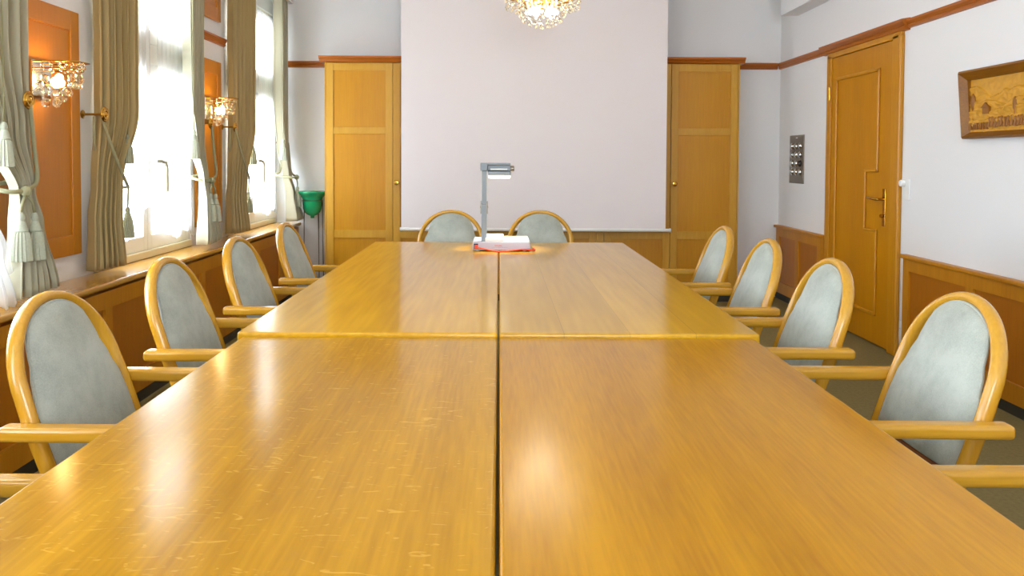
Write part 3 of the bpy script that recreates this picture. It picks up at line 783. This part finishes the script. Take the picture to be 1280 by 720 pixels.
for u, v, k_s in ((.045, .42, 1), (.48, .34, .8), (.85, .38, .9)):
    g = MB(); x, y, z = on_relief(u, v)
    g.tube([(x, y, z-.05*k_s), (x, y, z+.02)], .005, 6); g.ball((x, y, z+.045*k_s), .024*k_s, 2, (.5, .8, 1.9))
    g.build('carved_tree', 'carved_dark', r, True, off=P)

# ------------------------------------------------------------------ wall fittings
cy0, cy1, cz0, cz1 = 6.73, 7.055, 1.06, 1.475
r = empty('control_panel', (XR, 6.89, cz0)); P = r.location
tag(r, 'brushed steel wall panel with four rows of round buttons', 'control panel')
MB().box(XR-.008, XR, cy0, cy1, cz0, cz1, .002).build('faceplate', 'steel', r, off=P)
for i in range(4):
    for j in range(3):
        y = lerp(cy1-.07, cy0+.075, j/2); z = cz1-.095-.074*i
        k_i = MB().lathe([(.030, 0), (.030, -.006), (.024, -.010), (.019, -.016), (.004, -.017)], (XR-.008, y, z), 'X', 20).build('button', 'dark' if (i, j) == (2, 2) else 'chrome', r, True, off=P)
        if (i, j) == (2, 2): k_i['label'] = 'black socket hole'
g = MB().box(XR-.0095, XR-.008, 6.87, 6.91, cz1-.028, cz1-.02).build('name_strip', 'white_plastic', r, off=P)
r = empty('light_switch', (XR, 5.035, 1.0)); P = r.location
tag(r, 'white light switch with a round dimmer knob beside the door frame', 'light switch')
MB().box(XR-.010, XR-.0005, 4.985, 5.075, 1.01, 1.145, .003).build('switch_plate', 'white_plastic', r, off=P)
MB().lathe([(.022, 0), (.021, -.022), (.017, -.026), (.003, -.027)], (XR-.010, 5.05, 1.115), 'X', 20).build('dimmer_knob', 'white_plastic', r, True, off=P)
r = empty('wall_socket', (XR, 5.045, .1)); P = r.location
tag(r, 'small white double wall socket low beside the door frame', 'socket')
for z in (.135, .19): MB().box(XR-.010, XR-.0005, 5.018, 5.078, z, z+.052, .003).build('socket_plate', 'white_plastic', r, off=P)

# ------------------------------------------------------------------ curtains
def curtain(name, label, group, keys, mat, n=6, ztop=2.68, zbot=.70, ph=0, nu=150, nv=60, hem=None, cat='curtain', thick=.003, vscale=1, irregular=.5):
    """keys: z -> (y near, y far, x near, x far, fold depth)"""
    rnd = random.Random(hash(label) % 1000 if False else int(ph*100)+n)
    offs = [rnd.uniform(-.5, .5)*irregular for _ in range(n+2)]
    def fold(u, z):
        q = u*n+ph; i = int(q) % n; w_ = offs[i]*(1-(q % 1))+offs[(i+1) % n]*(q % 1)
        return math.sin(2*PI*q+w_*1.6)+.35*math.sin(4*PI*q+1.2+2*w_)
    def fn(s, t):
        zb = zbot+(hem(s) if hem else 0)
        z = lerp(ztop, zb, t); ya, yb, xn, xf, am = keyed(keys, z)
        f_ = fold(s, z)
        return Vector((lerp(xn, xf, s)+am*f_+.004*noise.noise(Vector((s*9, z*3, ph))), lerp(ya, yb, s)+am*.45*math.cos(2*PI*(s*n+ph)*1.0)*(1-abs(2*s-1)**4), z))
    m_ = MB(); m_.grid(fn, nu, nv, uv=lambda a, b_: (a*3*vscale, b_*3))
    o = m_.build(name, mat, None, 'all')
    sd = o.modifiers.new('cloth', 'SOLIDIFY'); sd.thickness = thick; sd.offset = 0
    tag(o, label, cat, group)
    return o
CG = 'olive striped window curtains'
# near curtains (hang straight, lightly tied) and far curtains (swept back by the tieback)
curtain('curtain', 'olive striped curtain tied beside the nearer wall light, near edge of first full window', CG,
        [(2.7, 3.95, 4.25, -1.985, -1.92, .026), (1.5, 3.95, 4.24, -1.985, -1.92, .027), (1.12, 3.92, 4.12, -1.99, -1.95, .022), (.95, 3.89, 4.11, -1.99, -1.95, .024), (.70, 3.86, 4.12, -1.98, -1.94, .030)], 'damask', 6, zbot=.70)
curtain('curtain', 'olive striped curtain hanging before the far window, beside the farther wall light', CG,
        [(2.7, 5.93, 6.29, -1.985, -1.925, .026), (1.5, 5.93, 6.27, -1.985, -1.925, .027), (1.10, 5.91, 6.12, -1.99, -1.94, .022), (.95, 5.88, 6.10, -1.99, -1.94, .024), (.70, 5.84, 6.13, -1.97, -1.93, .030)], 'damask', 6, zbot=.70, ph=.3)
def swept(y0, y1, label, x0=-1.93, x1=-1.98, tie=1.08, ph=0, zbot=.71, lean=0, pull=.24):
    keys = [(2.7, y0, y1, x0, x1, .032), (1.7, y0+.01, y1, x0, x1, .032), (1.35, lerp(y0, y1-pull, .5), y1, x0+.01, x1, .032), (tie, y1-pull, y1-.02, x0+.03, x1+.04, .022), (tie-.13, y1-pull-.03, y1-.01, x0+.05+lean*.5, x1+.06, .032), (zbot, y1-pull-.09, y1+.03, x0+.07+lean, x1+.09+lean, .044)]
    curtain('curtain', label, CG, keys, 'damask_lit', 6, zbot=zbot, ph=ph)
swept(2.80, 3.32, 'pale striped curtain with two large tassels, in front of the nearer wood panel', -1.92, -1.97, 1.115, ph=.15, pull=.20)
swept(4.93, 5.32, 'pale curtain swept back with two tassels, far edge of first full window', -1.91, -1.985, 1.11, ph=.4)
swept(6.86, 7.24, 'pale curtain swept back in the corner near the green glass lamp', -1.89, -1.93, 1.09, ph=.7, lean=.03)

# net curtains on the casements
NG = 'white net curtains inside the windows'
def net(ya, yb, label, low, side, x=XL+.022):
    keys = [(2.6, ya, yb, x, x, .006), (1.2, ya, yb, x, x, .007), (.7, ya, yb, x+.006, x+.006, .010)]
    hem = lambda s: .018*math.sin(s*22)+.03*math.sin(s*9+1)+low*(abs((s if side > 0 else 1-s))**2)
    curtain('net_curtain', label, NG, keys, 'net', 9, ztop=2.50, zbot=.80, ph=.1, nu=110, nv=40, hem=hem, cat='net curtain', thick=.001, irregular=.9)
net(4.05, 4.635, 'white net curtain on the nearer casement of the first full window', .18, 1)
net(4.735, 5.27, 'white net curtain on the farther casement of the first full window', -.05, 1)
net(6.02, 6.60, 'white net curtain on the nearer casement of the far window', .15, 1)
net(6.71, 7.23, 'white net curtain on the farther casement of the far window', -.03, 1)
# frilled net swept to the sill beside the large tassels
def frill(ya, yb, label, x0):
    keys = [(2.5, ya-.25, yb-.05, XL+.06, XL+.06, .012), (1.45, ya-.25, yb-.02, XL+.07, XL+.07, .014), (1.05, ya, yb, x0-.03, x0-.03, .02), (.9, ya+.02, yb+.02, x0+.01, x0+.01, .022), (.69, ya-.04, yb+.07, x0+.03, x0+.03, .03)]
    curtain('net_curtain', label, NG, keys, 'net', 8, ztop=2.5, zbot=.69, ph=.35, nu=140, nv=50, hem=lambda s: .012*math.sin(s*40), cat='net curtain', thick=.001)
frill(2.72, 3.03, 'frilled white net curtain falling to the ledge beside two large tassels', -1.90)

# ------------------------------------------------------------------ curtain hold-backs, tiebacks and hanging tassels
def holdback(y, label, z=1.47, out=.09):
    r = empty('curtain_holdback', (XL, y, z)); P = r.location
    tag(r, label, 'curtain hold-back', 'brass curtain hold-backs')
    MB().lathe([(.020, 0), (.022, .004), (.012, .010), (.006, .014), (.006, out), (.014, out+.004)], (XL+.0005, y, z), 'X', 18).build('stem', 'old_brass', r, True, off=P)
    t = MB(); t.lathe([(.004, 0), (.034, .002), (.038, .007), (.034, .012), (.027, .010), (.024, .015), (.018, .015), (.014, .011), (.010, .016), (.004, .019)], (XL+out+.004, y, z), 'X', 26)
    t.build('rosette', 'brass', r, True, off=P)
holdback(3.93, 'brass rosette hold-back on a stem beside the nearer wall panel', 1.465, .10)
holdback(5.91, 'brass rosette hold-back beside the farther wall panel, at the far window curtain', 1.485, .085)
holdback(3.27, 'brass rosette hold-back beside the pale curtain with large tassels', 1.485, .115)
holdback(5.315, 'brass rosette hold-back just below the farther wall light', 1.485, .12)
holdback(7.29, 'small brass hold-back in the corner behind the last curtain', 1.4, .06)

def tassel_shape(t, c, s=1.0):
    """head, neck and a skirt of strands hanging from c"""
    x, y, z = c
    t.lathe([(.004*s, 0), (.012*s, -.008*s), (.016*s, -.022*s), (.012*s, -.034*s), (.016*s, -.040*s), (.022*s, -.062*s), (.027*s, -.072*s), (.024*s, -.078*s)], (x, y, z), 'Z', 16)
def skirt_shape(t, c, s=1.0):
    x, y, z = c
    t.lathe([(.022*s, -.076*s), (.029*s, -.086*s), (.033*s, -.12*s), (.038*s, -.19*s), (.030*s, -.192*s)], (x, y, z), 'Z', 48, wob=lambda a, h: .07*math.sin(a*16)+.02*math.sin(a*7))
def tassel(parent, c, P, s=1.0, light=False):
    t = MB(); tassel_shape(t, c, s); o = t.build('tassel', 'tassel_light' if light else 'tassel', parent, True, off=P)
    t = MB(); skirt_shape(t, c, s); t.build('tassel_skirt', 'tassel_light' if light else 'tassel', o, True, off=P)
def tassel_cord(x, y, z, label, s=.95, light=False):
    r = empty('tassel_cord', (x, y, z)); P = r.location
    tag(r, label, 'tassel cord', 'hanging tassel cords')
    MB().tube([(x, y, z), (x, y, 2.69)], .0035, 6).build('cord', 'rope', r, 'all', off=P)
    tassel(r, (x, y, z), P, s, light)
tassel_cord(-1.935, 4.17, 1.375, 'sage tassel on a cord against the bright first full window', .80)
tassel_cord(-1.862, 4.88, 1.43, 'pale tassel on a cord before the pale curtain below the farther wall light', light=True)
tassel_cord(-1.94, 6.28, 1.388, 'sage tassel on a cord against the bright far window')
tassel_cord(-1.835, 6.80, 1.42, 'pale tassel on a cord at the corner curtain near the green lamp', light=True)
tassel_cord(-1.855, 3.00, 1.385, 'pale tassel on a cord at the edge of the picture before the nearest curtain', .88, light=True)

def tieback(y, yc, ztie, xh, label, both=True, zr=1.47, light=True, s=1.15, xk=-1.845):
    """rope looped from the hold-back round the curtain, knotted, with tassels"""
    r = empty('curtain_tieback', (xh, y, ztie)); P = r.location
    tag(r, label, 'tieback', 'rope tiebacks with tassels')
    t = MB()
    t.tube(smooth_path([(xh, y+.01, zr), (xh+.012, y+.015, lerp(zr, ztie, .5)), (xh+.03, y-.0, ztie+.04), (xk-.005, yc+.03, ztie+.005), (xk, yc, ztie)]), .009, 8)
    t.tube(smooth_path([(xh-.06, y+.02, zr), (xh-.07, y+.03, lerp(zr, ztie, .5)), (XL+.06, y-.0, ztie+.05), (XL+.08, yc-.05, ztie+.02), (xk-.02, yc-.07, ztie), (xk, yc-.01, ztie)]), .009, 8)
    t.build('rope', 'rope', r, 'all', off=P)
    k_ = MB(); k_.ball((xk+.006, yc, ztie), .019, 2, (1, 1.1, 1.2)); k_.tube([(xk+.006+.016*math.cos(a), yc, ztie+.016*math.sin(a)) for a in [2*PI*i/14 for i in range(14)]], .007, 6, closed=True)
    k_.build('knot', 'rope', r, 'all', off=P)
    for i, dy in enumerate((-.045, .045) if both else (0,)):
        c = (xk+.012, yc+dy, ztie-.08-.006*i)
        MB().tube([(xk+.006, yc, ztie-.01), (xk+.012, yc+dy*.8, ztie-.05), c], .006, 6).build('cord', 'rope', r, 'all', off=P)
        tassel(r, c, P, s, light)
tieback(3.27, 3.14, 1.12, XL+.125, 'pale rope tieback with two large tassels by the nearest pale curtain', xk=-1.865, s=1.0)
tieback(5.315, 5.16, 1.11, XL+.135, 'pale rope tieback with two tassels, far edge of first full window', xk=-1.86, s=.95)
tieback(7.25, 7.08, 1.09, XL+.13, 'rope tieback with a tassel in the corner above the ledge', both=False, zr=1.4, xk=-1.80, s=.95)
def near_tieback(y, yc, ztie, label, zr):
    r = empty('curtain_tieback', (XL+.09, y, ztie)); P = r.location
    tag(r, label, 'tieback', 'rope tiebacks with tassels')
    t = MB()
    t.tube(smooth_path([(XL+.10, y-.012, zr), (-1.925, y+.03, lerp(zr, ztie, .35)), (-1.905, y+.10, lerp(zr, ztie, .75)), (-1.915, yc, ztie)]), .008, 8)
    t.tube(smooth_path([(XL+.06, y, zr), (XL+.05, y+.03, lerp(zr, ztie, .5)), (XL+.06, yc-.02, ztie+.02), (-1.92, yc+.02, ztie)]), .008, 8)
    t.build('rope', 'rope', r, 'all', off=P)
    c = (-1.93, yc+.02, ztie-.10)
    MB().tube([(-1.92, yc+.01, ztie), c], .006, 6).build('cord', 'rope', r, 'all', off=P)
    tassel(r, c, P, .85)
near_tieback(3.93, 4.13, 1.10, 'sage rope slanting across the curtain beside the nearer wall light', 1.455)
near_tieback(5.91, 6.13, 1.10, 'sage rope slanting across the curtain of the far window', 1.475)

# ------------------------------------------------------------------ light
wd = bpy.data.worlds.new('sky'); sc.world = wd; wd.use_nodes = True
bg = wd.node_tree.nodes['Background']; bg.inputs[0].default_value = (.84, .95, 1.06, 1); bg.inputs[1].default_value = 18.0
def light(name, kind, loc, e, col, **kw):
    l = bpy.data.lights.new(name, kind); l.energy = e; l.color = lin(col)[:3]
    for a, b_ in kw.items(): setattr(l, a, b_)
    o = bpy.data.objects.new(name, l); C.objects.link(o); o.location = loc; return o
for i, (a, b_) in enumerate(WINS):
    o = light('window_portal', 'AREA', (XL-.10, (a+b_)/2, (WZ0+WZ1)/2), 1, '#ffffff', shape='RECTANGLE', size=WZ1-WZ0, size_y=b_-a)
    o.rotation_euler = (0, -PI/2, 0); o.data.cycles.is_portal = True
o = light('window_portal', 'AREA', ((FW[0]+FW[1])/2, YN-.1, (FW[2]+FW[3])/2), 1, '#ffffff', shape='RECTANGLE', size=FW[1]-FW[0], size_y=FW[3]-FW[2])
o.rotation_euler = (PI/2, 0, 0); o.data.cycles.is_portal = True
light('chandelier_light', 'POINT', (CX, CY, 2.36), 6, '#ffe9cc', shadow_soft_size=.3)
for y in (3.53, 5.56): light('wall_lamp_light', 'POINT', (PX+.085, y, 1.60), 3.5, '#ffc878', shadow_soft_size=.03)
o = light('projector_light', 'SPOT', (.015, 4.52, TZ+.39), 18, '#fff0cc', spot_size=1.35, spot_blend=.4, shadow_soft_size=.03)

# ------------------------------------------------------------------ camera
cam = bpy.data.cameras.new('camera'); co = bpy.data.objects.new('camera', cam); C.objects.link(co)
F = 1000; TILT = math.radians(2.0)
co.location = (0, 0, 1.25)
cam.sensor_width = 36; cam.lens = F/1280*36
co.rotation_mode = 'XYZ'
co.matrix_world = Matrix.Translation((0, 0, 1.25)) @ (Matrix.Rotation(PI/2-TILT, 4, 'X')) @ Matrix.Rotation(math.radians(.25), 4, 'Z')
cx, cyp = 624, 200+F*math.tan(TILT)
cam.shift_x = (640-cx)/1280; cam.shift_y = -(360-cyp)/1280
cam.clip_start = .05
sc.camera = co
sc.view_settings.view_transform = 'Standard'; sc.view_settings.look = 'None'; sc.view_settings.gamma = 1
sc.view_settings.exposure = .1; sc.view_settings.use_curve_mapping = False
sc.cycles.max_bounces = 14; sc.cycles.diffuse_bounces = 6; sc.cycles.transparent_max_bounces = 24; sc.cycles.sample_clamp_indirect = 8
sc.cycles.caustics_reflective = False; sc.cycles.caustics_refractive = False; sc.cycles.blur_glossy = .6
